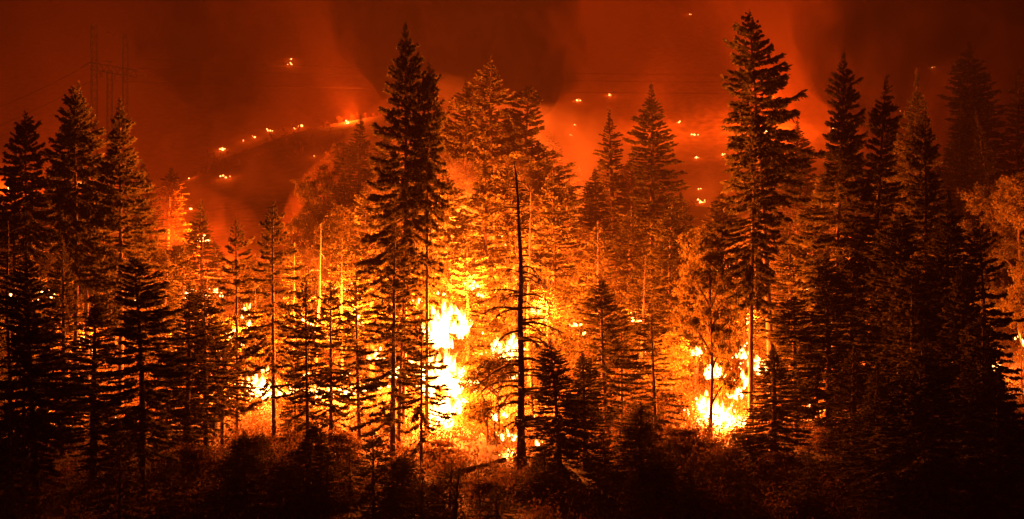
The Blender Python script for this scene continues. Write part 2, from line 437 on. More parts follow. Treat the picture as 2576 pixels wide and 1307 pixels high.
TREES = [
 # upper left group
 ('narrow', 30, 368, 206, 62, 'short pointed fir at the left edge beside the taller fir group'),
 ('spire', 76, 277, 203, 78, 'airy fir at upper left, left of the twin firs under the pylon'),
 ('spire', 187, 208, 204, 92, 'left one of the twin tall firs under the lattice pylon'),
 ('spire', 220, 200, 208, 84, 'right one of the twin tall firs under the lattice pylon'),
 ('spire', 301, 240, 204, 96, 'broad dark fir just right of the twin firs under the pylon'),
 # mid left
 ('narrow', 508, 500, 262, 52, 'small conical fir below the lowest spot fire on the ridge'),
 ('sparse', 597, 540, 199, 60, 'thin fir with drooping tiers right of the small conical fir'),
 ('narrow', 655, 522, 280, 45, 'hazy slim fir left of the tall thin fir above the fire line'),
 ('sparse', 690, 505, 198, 70, 'tall thin fir with bare trunk above the left fire line'),
 ('sparse', 520, 690, 236, 45, 'straggly fir backlit by orange leaves left of the narrow flame'),
 # dark left foreground
 ('old', 95, 632, 168, 88, 'black fir silhouette filling the left foreground beside the bare pole'),
 ('old', 355, 640, 172, 96, 'widest black fir silhouette in the left foreground'),
 ('old', 235, 735, 178, 95, 'black flat topped fir between the two left foreground silhouettes'),
 ('narrow', 462, 705, 186, 72, 'dark fir right of the widest left foreground silhouette'),
 ('small', 20, 960, 160, 60, 'low dark fir in the lower left corner'),
 ('sparse', 560, 835, 194, 62, 'dark thin fir in front of the left end of the flames'),
 ('small', 300, 1060, 158, 70, 'small black fir at the bottom left below the lone flame'),
 # thin firs before the fire line
 ('sparse', 833, 700, 194, 66, 'left of two matching thin firs before the flame line'),
 ('sparse', 905, 690, 195, 64, 'right of two matching thin firs before the flame line'),
 ('sparse', 988, 545, 190, 84, 'tall dark fir with long level branches left of the great flame'),
 ('sparse', 1003, 600, 196, 60, 'second thin trunked fir crowding the tall dark fir by the great flame'),
 ('small', 940, 1075, 166, 58, 'small dark fir on the slope at bottom centre'),
 ('small', 745, 880, 198, 46, 'little fir before the left flame line between two thin trunks'),
 # centre
 ('spire', 1012, 40, 203, 96, 'tallest fir in the centre with dense dark spire'),
 ('spire', 1074, 155, 203, 62, 'slim dark fir touching the right side of the tallest centre fir'),
 ('narrow', 903, 283, 300, 62, 'pointed fir rising from the leafy slope left of the tallest centre fir'),
 ('old', 1235, 142, 268, 92, 'hazy tall fir behind the bare dead trunk, top lost in smoke'),
 ('old', 1178, 195, 272, 76, 'dim hazy fir left of the tall hazy one in centre'),
 ('old', 1322, 205, 270, 80, 'dim hazy fir right of the tall hazy one in centre'),
 ('sparse', 1175, 610, 232, 70, 'fir with hanging sprays right above the great flame'),
 ('sparse', 1050, 420, 240, 70, 'ragged fir lit from below under the tallest centre fir'),
 # right of centre
 ('narrow', 1540, 270, 292, 66, 'hazy fir left of the neat cone shaped fir right of centre'),
 ('full', 1640, 203, 278, 88, 'neat cone shaped fir standing alone right of centre'),
 ('full', 1500, 420, 270, 90, 'wide dim fir below the hazy fir right of the dead trunk'),
 ('sparse', 1565, 738, 200, 68, 'dark little fir on the ember strewn slope right of the dead trunk'),
 ('full', 1408, 848, 181, 66, 'left of two black firs right of the dead trunk'),
 ('full', 1472, 880, 184, 64, 'right of two black firs right of the dead trunk'),
 ('full', 1945, 868, 188, 76, 'black fir right of the round bright fire'),
 ('small', 1600, 1010, 186, 60, 'small dim fir on the slope left of the round bright fire'),
 # right side
 ('spire', 1943, 18, 207, 118, 'tallest fir on the right with layered open branches'),
 ('spire', 1888, 250, 203, 80, 'dark fir left in front of the tallest right fir'),
 ('spire', 2095, 123, 208, 92, 'second tallest fir right of the tallest right fir'),
 ('old', 2180, 188, 206, 84, 'dark pointed fir third in the right row of tall firs'),
 ('full', 2310, 168, 262, 82, 'dim hazy fir right of the row of tall firs'),
 ('old', 2345, 272, 206, 76, 'fir with one edge faintly lit behind the black right mass'),
 ('full', 2475, 100, 335, 95, 'dim smoke veiled fir near the upper right corner'),
 ('narrow', 2560, 165, 320, 62, 'dim fir at the right edge near the top'),
 ('sparse', 2492, 540, 186, 74, 'black thin fir before the lit leaves at the right edge'),
 ('old', 2262, 520, 184, 100, 'left black fir of the dark mass on the right'),
 ('full', 2370, 470, 188, 112, 'highest black fir of the dark mass on the right'),
 ('full', 2430, 640, 172, 95, 'right black fir of the dark mass on the right'),
 ('old', 2150, 640, 200, 90, 'dark ragged fir left of the black mass on the right'),
 ('full', 2215, 905, 164, 88, 'low black fir at bottom right, left one'),
 ('full', 2335, 850, 160, 112, 'low black fir at bottom right, middle one'),
 ('full', 2520, 930, 158, 112, 'low black fir in the bottom right corner'),
 ('old', 2030, 480, 240, 80, 'dim fir between the round bright fire and the right row'),
 # fire-lit broadleaf trees
 ('maple', 820, 385, 302, 85, 'leafy tree on the outer left of the lit slope with rounded top'),
 ('maple', 882, 338, 312, 72, 'leafy tree around the pointed fir left of the tallest centre fir'),
 ('maple', 772, 430, 300, 55, 'dark leafy tree at the left rim of the lit slope'),
 ('maple', 745, 520, 286, 60, 'low leafy tree at the foot of the left rim of the lit slope'),
 ('maple', 850, 505, 268, 85, 'golden lit leafy tree behind the two matching thin firs'),
 ('maple', 955, 420, 284, 82, 'leafy tree glowing orange left under the tallest centre fir'),
 ('maple', 1120, 300, 292, 74, 'leafy tree right of the slim dark centre fir'),
 ('maple', 1185, 380, 276, 88, 'orange lit tree over the great flame'),
 ('maple', 1285, 372, 280, 82, 'orange lit tree behind the top of the dead trunk'),
 ('maple', 1385, 430, 284, 74, 'lit tree with long sprays right of the dead trunk top'),
 ('maple', 1100, 500, 262, 74, 'bright leafy tree left above the great flame'),
 ('maple', 1360, 580, 262, 66, 'bright leafy tree right of the dead trunk at mid height'),
 ('maple', 1455, 640, 250, 74, 'brown lit tree above the two black firs right of the dead trunk'),
 ('maple', 1690, 640, 262, 84, 'dull red leafy tree under the neat cone shaped fir'),
 ('maple', 1790, 552, 200, 84, 'dark maple standing over the round bright fire'),
 ('maple', 1620, 560, 290, 80, 'hazy leafy tree behind the ember strewn slope'),
 ('maple', 430, 605, 272, 66, 'lit leafy tree left of the small conical fir'),
 ('maple', 345, 540, 264, 76, 'lit leafy tree under the broad dark fir at upper left'),
 ('maple', 235, 590, 268, 84, 'red lit leafy tree under the twin firs'),
 ('maple', 125, 610, 262, 84, 'dim red leafy tree under the airy fir at upper left'),
 ('maple', 30, 640, 256, 70, 'lit leafy tree at the left edge behind the bare pole'),
 ('maple', 605, 640, 268, 70, 'yellow lit leafy tree behind the narrow flame'),
 ('maple', 715, 640, 262, 72, 'yellow lit leafy tree left of the leaning bare pole'),
 ('maple', 2500, 440, 268, 92, 'orange lit leafy tree behind the black thin fir at right'),
 ('maple', 2570, 420, 262, 84, 'brightest leafy tree at the right edge'),
 ('maple', 2440, 530, 274, 76, 'dim lit leafy tree left of the lit right edge trees'),
 ('maple', 1985, 600, 276, 84, 'lit leafy tree behind the black fir by the round fire'),
 ('maple', 2110, 640, 262, 84, 'lit leafy tree behind the ground fire on the right'),
 ('young', 1240, 880, 197, 88, 'young many stemmed maple right before the great flame'),
 ('young', 1690, 830, 214, 70, 'green young maple left of the round bright fire'),
 ('young', 2585, 690, 222, 60, 'yellow lit young tree cut off by the right edge'),
 ('young', 600, 780, 246, 60, 'young tree backlit by the left end of the flames'),
]
TREES += [
 ('old', 1140, 335, 274, 92, 'shaggy lit fir left of the straight trunk above the great flame'),
 ('old', 1265, 300, 282, 92, 'shaggy lit fir behind the straight trunk above the great flame'),
 ('old', 1350, 350, 270, 88, 'shaggy lit fir just right of the dead trunk'),
 ('old', 1425, 450, 264, 84, 'shaggy lit fir two crowns right of the dead trunk'),
 ('full', 960, 370, 272, 82, 'lit fir filling in left below the tallest centre fir'),
 ('full', 860, 430, 288, 76, 'lit fir amid the leafy slope left of the tallest centre fir'),
 ('full', 1060, 380, 266, 80, 'lit fir under the slim dark centre fir'),
 ('full', 1720, 560, 258, 80, 'dull lit fir between the cone shaped fir and dark maple'),
 ('full', 1580, 520, 262, 84, 'dull lit fir under the left side of the cone shaped fir'),
 ('old', 1130, 420, 236, 76, 'orange lit fir left behind the great flame'),
 ('old', 1205, 395, 240, 80, 'orange lit fir right behind the great flame'),
 ('old', 1288, 410, 238, 78, 'orange lit fir directly left of the dead trunk'),
 ('old', 1392, 430, 238, 76, 'orange lit fir one crown right of the dead trunk'),
 ('sparse', 1505, 555, 230, 72, 'dark fir standing over the two black firs right of the dead trunk'),
 ('old', 1690, 515, 232, 80, 'dark ragged fir right under the neat cone shaped fir'),
 ('sparse', 1610, 640, 228, 62, 'dark thin fir on the ember slope'),
 ('old', 1750, 610, 228, 66, 'dark ragged fir crowding the left side of the dark maple'),
 ('sparse', 738, 610, 232, 54, 'thin dark fir left of the leaning bare pole'),
 ('sparse', 862, 600, 232, 56, 'thin dark fir rising behind the two matching thin firs'),
 ('old', 935, 470, 234, 72, 'shaggy fir left of the tall dark fir by the great flame'),
 ('narrow', 460, 600, 236, 50, 'dim slim fir left of the straggly backlit fir'),
 ('narrow', 400, 640, 232, 50, 'dim slim fir behind the widest left foreground silhouette'),
 ('old', 1990, 560, 226, 80, 'dark ragged fir right of the tallest right fir'),
 ('small', 660, 1090, 176, 56, 'small fir below the brightest part of the left flames'),
 ('small', 880, 1120, 174, 54, 'small fir below the right stretch of the left flames'),
 ('small', 1010, 1130, 172, 56, 'small fir left below the great flame'),
 ('small', 1130, 1160, 170, 52, 'small fir right under the great flame'),
 ('small', 1370, 1130, 174, 56, 'small fir right of the foot of the dead trunk'),
 ('small', 1680, 1100, 174, 60, 'small fir left below the round bright fire'),
 ('small', 1820, 1140, 176, 56, 'small fir right below the round bright fire'),
 ('sparse', 775, 690, 192, 60, 'dark fir at the foot of the leaning bare pole'),
 ('old', 520, 720, 190, 70, 'dark ragged fir at the left end of the flame line'),
 ('sparse', 1060, 800, 184, 50, 'dark thin fir between the tall dark fir and the great flame'),
 ('old', 1530, 690, 197, 70, 'dark ragged fir right of the two black firs'),
 ('sparse', 1650, 760, 196, 64, 'dark thin fir before the ember slope, left of the maple'),
 ('old', 2005, 740, 199, 78, 'dark ragged fir right of the black fir by the round fire'),
 ('old', 2085, 640, 197, 84, 'tall dark fir before the right ground fire'),
 ('full', 1620, 1010, 172, 70, 'dark low fir at the bottom below the ember slope'),
 ('full', 780, 1060, 168, 64, 'dark low fir below the middle of the left flames'),
 ('full', 620, 1080, 166, 64, 'dark low fir below the left end of the flames'),
 ('small', 430, 1150, 160, 60, 'small black fir at the bottom, below the widest left silhouette'),
 ('small', 570, 1120, 168, 58, 'small dim fir at the bottom below the left end of the flames'),
 ('small', 705, 1150, 164, 56, 'small dim fir at the bottom below the brightest left flames'),
 ('small', 825, 1125, 168, 54, 'small dim fir at the bottom below the two matching thin firs'),
 ('small', 1060, 1195, 160, 56, 'small dim fir at the bottom left of the black stump'),
 ('small', 1250, 1215, 162, 56, 'small dim fir at the bottom right of the black stump'),
 ('small', 1525, 1080, 172, 60, 'small dark fir right below the two black firs'),
 ('small', 1590, 1180, 160, 60, 'small dark fir at the bottom right of centre'),
 ('small', 1745, 1160, 166, 60, 'small dark fir at the bottom left below the round bright fire'),
 ('small', 1880, 1190, 160, 60, 'small dark fir at the bottom under the round bright fire'),
 ('small', 2030, 1120, 166, 62, 'small dark fir at the bottom below the right ground fire'),
 ('narrow', 160, 590, 190, 64, 'slim black fir behind the left foreground silhouettes, between pole and flat topped fir'),
 ('sparse', 60, 780, 168, 76, 'thin black fir overlapping the left edge pole at its foot'),
 ('old', 2310, 640, 176, 96, 'ragged black fir in the middle of the right dark mass'),
 ('full', 2475, 760, 166, 96, 'black fir right before the thin one at right'),
 ('full', 2150, 860, 176, 84, 'low black fir at the left foot of the right dark mass'),
 ('sparse', 2230, 700, 196, 80, 'thin black fir at the left side of the right dark mass'),
 ('maple', 60, 760, 232, 80, 'low leafy tree behind the bare pole at the left edge'),
 ('maple', 180, 720, 240, 84, 'low leafy tree left of the black flat topped fir'),
 ('maple', 290, 700, 246, 84, 'low leafy tree between the two left foreground silhouettes'),
 ('maple', 400, 720, 240, 80, 'low leafy tree right of the widest left foreground silhouette'),
 ('maple', 500, 740, 246, 76, 'low leafy tree behind the straggly backlit fir'),
 ('maple', 660, 760, 244, 70, 'low leafy tree behind the brightest part of the left flames'),
 ('maple', 770, 740, 250, 76, 'low leafy tree behind the leaning bare pole'),
 ('maple', 900, 640, 262, 84, 'low leafy tree behind the right one of the matching thin firs'),
 ('maple', 1010, 640, 256, 80, 'low leafy tree behind the tall dark fir by the great flame'),
 ('maple', 1160, 560, 286, 84, 'far leafy tree seen over the great flame'),
 ('maple', 1260, 600, 262, 70, 'leafy tree between the great flame and the dead trunk'),
 ('maple', 1420, 520, 296, 80, 'far leafy tree right of the dead trunk'),
 ('maple', 1540, 600, 270, 80, 'leafy tree above the dark little fir on the ember slope'),
 ('maple', 1870, 600, 268, 80, 'leafy tree right behind the dark maple'),
 ('maple', 2240, 560, 262, 90, 'dim leafy tree behind the left black fir of the right mass'),
 ('maple', 2330, 600, 256, 90, 'dim leafy tree behind the highest black fir of the right mass'),
 ('maple', 2170, 740, 236, 76, 'low leafy tree behind the dark ragged fir on the right'),
 ('maple', 2040, 760, 232, 76, 'low leafy tree above the ground fire on the right'),
 ('maple', 2420, 700, 240, 80, 'low leafy tree behind the right black fir of the mass'),
 ('maple', 1600, 760, 250, 70, 'low leafy tree right of the dark little fir on the ember slope'),
 ('narrow', 420, 420, 330, 56, 'faint distant fir between the broad dark fir and small conical fir'),
 ('full', 130, 380, 280, 70, 'dim fir between the airy fir and the twin firs'),
 ('full', 360, 400, 300, 70, 'dim fir behind the broad dark fir at upper left'),
 ('narrow', 575, 600, 290, 44, 'hazy little fir behind the thin fir with drooping tiers'),
 ('narrow', 740, 560, 300, 46, 'hazy little fir at the left foot of the leafy slope'),
 ('old', 965, 330, 290, 70, 'dim fir tucked left of the tallest centre fir'),
 ('old', 1110, 260, 300, 70, 'dim fir right behind the slim dark centre fir'),
 ('old', 1390, 330, 320, 66, 'faint fir right of the hazy centre firs'),
 ('full', 1590, 380, 305, 70, 'faint fir between the hazy fir and the neat cone shaped one'),
 ('full', 1720, 480, 300, 66, 'faint fir right behind the neat cone shaped fir'),
 ('full', 1840, 480, 290, 66, 'faint fir left behind the dark fir before the tallest right fir'),
 ('full', 2000, 300, 300, 76, 'dim fir right behind the tallest right fir'),
 ('narrow', 2140, 290, 290, 66, 'dim fir between the second and third tall right firs'),
 ('full', 2250, 320, 285, 80, 'dim fir right behind the third tall right fir'),
 ('full', 2410, 260, 310, 84, 'dim fir left of the smoke veiled fir at upper right'),
 ('narrow', 2530, 280, 290, 66, 'dim fir right of the smoke veiled fir at upper right'),
 ('sparse', 640, 640, 246, 46, 'thin hazy fir right of the narrow flame'),
 ('sparse', 780, 660, 240, 46, 'thin hazy fir by the leaning bare pole'),
 ('sparse', 1380, 700, 228, 60, 'thin fir right of the dead trunk against the glow'),
 ('sparse', 1640, 680, 236, 60, 'thin fir on the ember slope under the cone shaped fir'),
 ('sparse', 1870, 640, 236, 60, 'thin fir right of the dark maple'),
 ('sparse', 2080, 600, 236, 66, 'thin fir left of the dark ragged one on the right'),
 ('sparse', 420, 880, 192, 60, 'thin dark fir right of the lone left flame'),
 ('sparse', 1340, 860, 205, 50, 'thin fir just right of the dead trunk, half its height'),
 ('sparse', 2060, 880, 205, 60, 'thin dark fir before the right ground fire'),
]
for t in TREES:
    plant(*t)

BUSHES = [
 (640, 1095, 184, 70, 'dim bush on the slope below the left flames'),
 (760, 1130, 180, 74, 'reddish bush below the thin firs'),
 (850, 1085, 190, 62, 'bush below the two matching thin firs'),
 (1010, 1150, 176, 72, 'red lit bush left below the great flame'),
 (1110, 1130, 190, 64, 'red lit bush directly under the great flame'),
 (1080, 1215, 168, 80, 'dark bush at bottom centre'),
 (1215, 1205, 174, 70, 'bush at the foot of the young many stemmed maple'),
 (1370, 1190, 176, 60, 'bush right of the foot of the dead trunk'),
 (1600, 1020, 204, 68, 'brown bush below the ember strewn slope'),
 (1690, 985, 206, 72, 'reddish bush left of the round bright fire'),
 (1720, 1080, 190, 70, 'red lit bush below left of the round bright fire'),
 (1830, 1130, 184, 74, 'dark bush under the round bright fire'),
 (1640, 1180, 172, 84, 'dark bush at the bottom right of centre'),
 (1960, 1140, 180, 76, 'dark bush below the black fir by the round fire'),
 (2090, 1080, 190, 74, 'dim bush below the right ground fire'),
 (480, 1120, 180, 70, 'dim bush right of the lone flame at left'),
]
for px, top, d, r, lab in BUSHES:
    plant('bush', px, top, d, r, lab)

# ------------------------------------------------------------------ dead trunks
def dead_tree(px, top, base_d, r0, label, lean=(0.0, 0.0), nb=0, seed=1, blen=4.0, lo=0.1, hi=0.97, crook=0.0, mat=None):
    rng = np.random.default_rng(seed)
    d = base_d
    x = X_at(px, d); gz = ground(x, d)
    h = Z_at(top, d) - gz
    root = empty('dead_tree', (x, d, gz))
    tag(root, label, 'dead tree', 'trees of the burning forest')
    s = np.linspace(0, 1, 16)
    wob = np.cumsum(rng.normal(0, 0.09, 16)); wob -= wob[0]
    P = np.column_stack([lean[0] * s + wob * 0.6 - crook * np.clip((s - 0.72) / 0.28, 0, 1) ** 1.6, lean[1] * s, -1.0 + (h + 1.0) * s])
    rad = r0 * (1 - 0.78 * s) ; rad[0] *= 1.5; rad[1] *= 1.12; rad[-1] = 0.04
    T = Tubes(); T.add(P, rad, 10)
    link(bpy.data.objects.new('trunk', T.mesh('dead_trunk', mat or M_CHAR)), root)
    if nb:
        shapes = []
        for k in range(6):
            B = Tubes()
            u = np.linspace(0, 1, 8)
            sag = rng.uniform(0.05, 0.75)
            pts = np.column_stack([u, 0.06 * np.sin(u * 5 + k), 0.10 * np.sin(u * 2) - sag * u ** 2.0])
            B.add(pts, 0.040 * (1 - 0.75 * u), 4)
            for q in range(7):
                a = rng.uniform(0.3, 0.95); sd = rng.choice([-1, 1]); L = rng.uniform(0.12, 0.32)
                b0 = np.array([np.interp(a, u, pts[:, c]) for c in range(3)])
                v = np.linspace(0, 1, 4)[:, None]
                B.add(b0 + np.hstack([0.6 * L * v, sd * L * v * rng.uniform(0.3, 1), -L * rng.uniform(0.2, 1.0) * v ** 1.4]), [0.016, 0.014, 0.011, 0.008], 3)
            shapes.append(B.mesh('dead_branch', mat or M_CHAR))
        for i in range(nb):
            t = rng.uniform(lo, hi)
            az = rng.normal(0, 0.75) + (0 if rng.random() < 0.58 else math.pi)
            b = bpy.data.objects.new('branch', shapes[i % 6])
            link(b, root)
            b.location = [np.interp(t, s, P[:, q]) for q in range(3)]
            L = blen * (1.1 - 0.75 * t) * rng.uniform(0.18, 1.1)
            b.rotation_euler = (rng.normal(0, 0.3), 0, az)
            b.scale = (L, L, L)
    return root

dead_tree(1314, 402, 186, 0.47, 'tall bare dead trunk with drooping twigs right of the great flame', (-0.35, 0), 120, 5, 5.6, 0.14, 0.985, 0.5)
dead_tree(1334, 470, 222, 0.30, 'thinner bare trunk just behind the tall dead trunk', (0.1, 0), 14, 8, 3.0, 0.3, 0.95)
dead_tree(30, 556, 172, 0.30, 'bare dark pole trunk at the left edge', (-0.5, 0), 10, 9, 1.6, 0.5, 0.95)
dead_tree(793, 563, 228, 0.24, 'thin leaning bare pole behind the two matching thin firs', (0.9, 0), 16, 10, 2.6, 0.25, 0.9)
dead_tree(1240, 420, 262, 0.36, 'straight lit trunk right above the great flame', (0, 0), 22, 11, 3.2, 0.3, 0.95, mat=M_BARK)
dead_tree(1085, 470, 246, 0.42, 'straight lit trunk left above the great flame', (-0.2, 0), 18, 12, 3.0, 0.35, 0.95, mat=M_BARK)
dead_tree(618, 752, 216, 0.26, 'burning dead trunk topped by the narrow flame', (0, 0), 4, 13, 1.4, 0.5, 0.9)
dead_tree(1152, 1180, 160, 0.24, 'short black stump at bottom centre', (0.05, 0), 0, 14)
dead_tree(1120, 790, 208, 0.34, 'trunk swallowed by the great flame', (0, 0), 12, 15, 2.2, 0.3, 0.95)

def fallen_log(px, d, length, r, yaw, label, seed):
    rng = np.random.default_rng(seed)
    x = X_at(px, d); gz = ground(x, d)
    root = empty('fallen_log', (x, d, gz)); tag(root, label, 'log', 'logs on the slope')
    s = np.linspace(-0.5, 0.5, 10)
    P = np.column_stack([s * length * math.cos(yaw), s * length * math.sin(yaw), np.zeros(10)])
    for i in range(10):
        P[i, 2] = ground(x + P[i, 0], d + P[i, 1]) - gz + r * 0.8 + 0.5
    T = Tubes(); T.add(P, r * (1 - 0.35 * (s + 0.5)) * (1 + rng.normal(0, 0.05, 10)), 9)
    link(bpy.data.objects.new('trunk', T.mesh('log', M_CHAR)), root)
    for k in range(5):
        B = Tubes(); i = rng.integers(1, 9); L = rng.uniform(0.6, 1.8); a = rng.uniform(0, 6.28)
        u = np.linspace(0, 1, 5)[:, None]
        B.add(P[i] + u * np.array([math.cos(a) * 0.6, math.sin(a) * 0.6, 0.8]) * L, 0.06 * (1 - 0.8 * u[:, 0]), 4)
        link(bpy.data.objects.new('branch', B.mesh('log_branch', M_CHAR)), root)
fallen_log(720, 196, 9, 0.30, 0.35, 'fallen log below the middle of the left flames', 1)
fallen_log(1010, 192, 8, 0.28, -0.5, 'fallen log left below the great flame', 2)
fallen_log(1205, 183, 7, 0.34, 0.7, 'fallen log by the foot of the young many stemmed maple', 3)
fallen_log(1560, 206, 9, 0.30, -0.3, 'fallen log on the slope below the embers', 4)
fallen_log(1730, 190, 8, 0.28, 0.4, 'fallen log left below the round bright fire', 5)
fallen_log(2060, 203, 8, 0.28, -0.4, 'fallen log before the right ground fire', 6)

# ------------------------------------------------------------------ undergrowth (uncountable)
def undergrowth():
    rng = np.random.default_rng(77)
    C, U, W = [], [], []
    n = 3300
    for i in range(n):
        d = rng.uniform(146, 330)
        hw = d * 0.32
        x = rng.uniform(-hw, hw)
        gz = ground(x, d)
        s = rng.uniform(0.6, 2.3) if d > 165 else rng.uniform(0.5, 1.4)
        m = int(62 * s ** 1.3)
        p = np.array([x, d, gz + 0.5 * s]) + rng.normal(0, 0.5, (m, 3)) * s * np.array([1.1, 1.1, 0.75])
        p[:, 2] = np.maximum(p[:, 2], gz + 0.05)
        dd = unit(rng.normal(0, 1, (m, 3)) + np.array([0, 0, 0.5]))
        sz = rng.uniform(0.2, 0.46, m)
        if rng.random() < 0.4:
            k = int(14 * s)
            q = np.array([x, d, 0]) + rng.normal(0, 0.6, (k, 3)) * s
            q[:, 2] = gz
            v = unit(rng.normal(0, 0.35, (k, 3)) + np.array([0, 0, 1.0]))
            l = rng.uniform(0.7, 2.2, k)
            C.append(q); U.append(v * l[:, None]); W.append(unit(np.cross(v, rng.normal(0, 1, (k, 3)))) * rng.uniform(0.02, 0.05, (k, 1)))
        C.append(p); U.append(dd * sz[:, None]); W.append(unit(np.cross(dd, rng.normal(0, 1, (m, 3)))) * (sz * 0.3)[:, None])
    V, F = rhombi(np.concatenate(C), np.concatenate(U), np.concatenate(W))
    o = link(bpy.data.objects.new('undergrowth', mesh_from('undergrowth', V, F, M_BRUSH)))
    tag(o, 'low ferny undergrowth covering the forest floor', 'undergrowth', kind='stuff')
undergrowth()

def ridge_scrub():
    """scorched scrub on the crest: too far off to tell plants apart"""
    rng = np.random.default_rng(5)
    C, U, W = [], [], []
    for i in range(900):
        d = rng.uniform(500, 600); px = rng.uniform(250, 1750)
        x = X_at(px, d); gz = ground(x, d)
        s = rng.uniform(0.3, 0.75) * (2.2 if rng.random() < 0.08 else 1)
        m = 12
        p = np.array([x, d, gz]) + rng.normal(0, 0.6, (m, 3)) * s * np.array([1, 1, 0.5]); p[:, 2] += rng.uniform(0, 2.0, m) * s
        dd = unit(rng.normal(0, 0.6, (m, 3)) + np.array([0, 0, 1.0]))
        sz = rng.uniform(0.5, 1.3, m) * s
        C.append(p); U.append(dd * sz[:, None]); W.append(unit(np.cross(dd, rng.normal(0, 1, (m, 3)))) * (sz * 0.22)[:, None])
    V, F = rhombi(np.concatenate(C), np.concatenate(U), np.concatenate(W))
    o = link(bpy.data.objects.new('ridge_scrub', mesh_from('ridge_scrub', V, F, M_BRUSH)))
    tag(o, 'scorched scrub along the crest of the ridge', 'scrub', kind='stuff')
ridge_scrub()

# ------------------------------------------------------------------ fires
def flame_meshes():
    out = []
    for k in range(7):
        rng = np.random.default_rng(200 + k)
        V, F, MI, n = [], [], [], 0
        for shell, (sc, hh, mi) in enumerate(((1.0, 1.0, 0), (0.78, 0.86, 1), (0.46, 0.66, 2))):
            rows, sides = 9, 9
            ph = rng.uniform(0, 6.28, 3)
            for i in range(rows):
                t = i / (rows - 1)
                prof = math.sin(math.pi * min(1, (t + 0.10) / 1.1) ** 0.62) * (1 - 0.35 * t) + 0.02
                cx = 0.22 * math.sin(t * 4 + ph[0]) * t; cyy = 0.22 * math.cos(t * 3.5 + ph[1]) * t
                for j in range(sides):
                    a = j / sides * 6.283
                    r = sc * 0.36 * prof * (1 + 0.22 * math.sin(3 * a + ph[2] + t * 5) + rng.normal(0, 0.07))
                    V.append((cx * sc + r * math.cos(a), cyy * sc + r * math.sin(a), t * hh))
            for i in range(rows - 1):
                for j in range(sides):
                    F.append((n + i * sides + j, n + i * sides + (j + 1) % sides, n + (i + 1) * sides + (j + 1) % sides, n + (i + 1) * sides + j)); MI.append(mi)
            n += rows * sides
        out.append(mesh_from('flame', V, np.array(F), [M_FL_OUT, M_FL_MID, M_FL_IN], MI, True))
    return out
FLAMES = flame_meshes()

def ember_mesh():
    V, F, n = [], [], 0
    rows, sides = 5, 7
    for i in range(rows):
        t = i / (rows - 1)
        for j in range(sides):
            a = j / sides * 6.283
            r = 0.42 * (math.sin(math.pi * min(1, t + 0.12)) + 0.06) * (1 + 0.25 * math.sin(2 * a + t * 3))
            V.append((r * math.cos(a), r * math.sin(a), t))
    for i in range(rows - 1):
        for j in range(sides):
            F.append((i * sides + j, i * sides + (j + 1) % sides, (i + 1) * sides + (j + 1) % sides, (i + 1) * sides + j))
    return mesh_from('ember_flame', V, np.array(F), M_EMBER, smooth=True)
EMBER = ember_mesh()

def lamp(root, loc, power, color, radius=0.8):
    ld = bpy.data.lights.new('fire_light', 'POINT')
    ld.energy = power; ld.color = color; ld.shadow_soft_size = radius
    o = bpy.data.objects.new('fire_light', ld)
    link(o, root); o.location = loc
    return o

HOT = (1.0, 0.145, 0.011)
RED = (1.0, 0.085, 0.004)
def fire(label, px, d, blobs, power, size=1.0, col=HOT, group='fires on the forest floor', lamps=1):
    """blobs: (px, row_bottom, width, height) of flame masses; tongues fill each one"""
    rng = np.random.default_rng(int(px * 13 + d))
    x = X_at(px, d); gz = ground(x, d)
    root = empty('fire', (x, d, gz))
    tag(root, label, 'fire', group)
    for bi, (bx, brow, w, h) in enumerate(blobs):
        sx = d / FOC
        x0 = X_at(bx, d) - x; z0 = Z_at(brow, d) - gz
        Wm, Hm = w * sx, h * sx
        n = int(np.clip(Wm * Hm * 3.4 * size, 5, 60))
        for k in range(n):
            f = bpy.data.objects.new('flame', FLAMES[rng.integers(7)])
            link(f, root)
            stray = rng.random() < 0.25
            u = rng.uniform(-0.5, 0.5) * (1.9 if stray else 1.0)
            fh = (Hm * rng.uniform(0.22, 0.55) * max(0.35, 1.1 - abs(u)) + 0.25) * (0.4 if stray else 1.0)
            fw = min(fh * 0.9, 0.45 + 0.30 * Wm) * rng.uniform(0.6, 1.3)
            if not stray and rng.random() < 0.2:
                fh *= 1.7; fw *= 0.55
            f.location = (x0 + u * Wm + rng.normal(0, 0.12), rng.uniform(-0.4, 0.4) * Wm, z0 + rng.uniform(-0.08, 1) * max(0.2, Hm * (1.1 - 0.6 * abs(u)) - fh))
            f.scale = (fw, fw, fh)
            f.rotation_euler = (rng.normal(0, 0.25), rng.normal(0, 0.25), rng.uniform(0, 6.28))
        if bi < lamps and power > 0:
            lamp(root, (x0, -0.2, z0 + Hm * 0.55), 1.3 * power / lamps, col, max(0.4, Wm * 0.3))
    return root

K = 1000.0
fire('great flame climbing a tree in the centre', 1115, 207, [(1122, 864, 98, 118), (1108, 1002, 104, 140), (1104, 1104, 66, 118), (1188, 985, 40, 62), (1140, 1040, 76, 66), (1165, 1095, 44, 34), (1080, 945, 40, 40), (1115, 880, 50, 60), (1105, 750, 26, 26)], 520 * K, 1.4, lamps=4)
fire('patchy flames between the great flame and dead trunk', 1275, 216, [(1275, 907, 72, 76), (1290, 962, 54, 54), (1235, 930, 34, 40), (1210, 900, 24, 26)], 110 * K, lamps=2)
fire('ground fire at the foot of the dead trunk, left side', 1290, 190, [(1288, 1188, 66, 78), (1240, 1194, 36, 24), (1280, 1110, 44, 40), (1260, 1060, 40, 30)], 20 * K)
fire('small bright flame at the foot of the dead trunk, right side', 1338, 189, [(1336, 1182, 28, 36), (1352, 1125, 18, 24), (1340, 1060, 14, 16)], 9 * K)
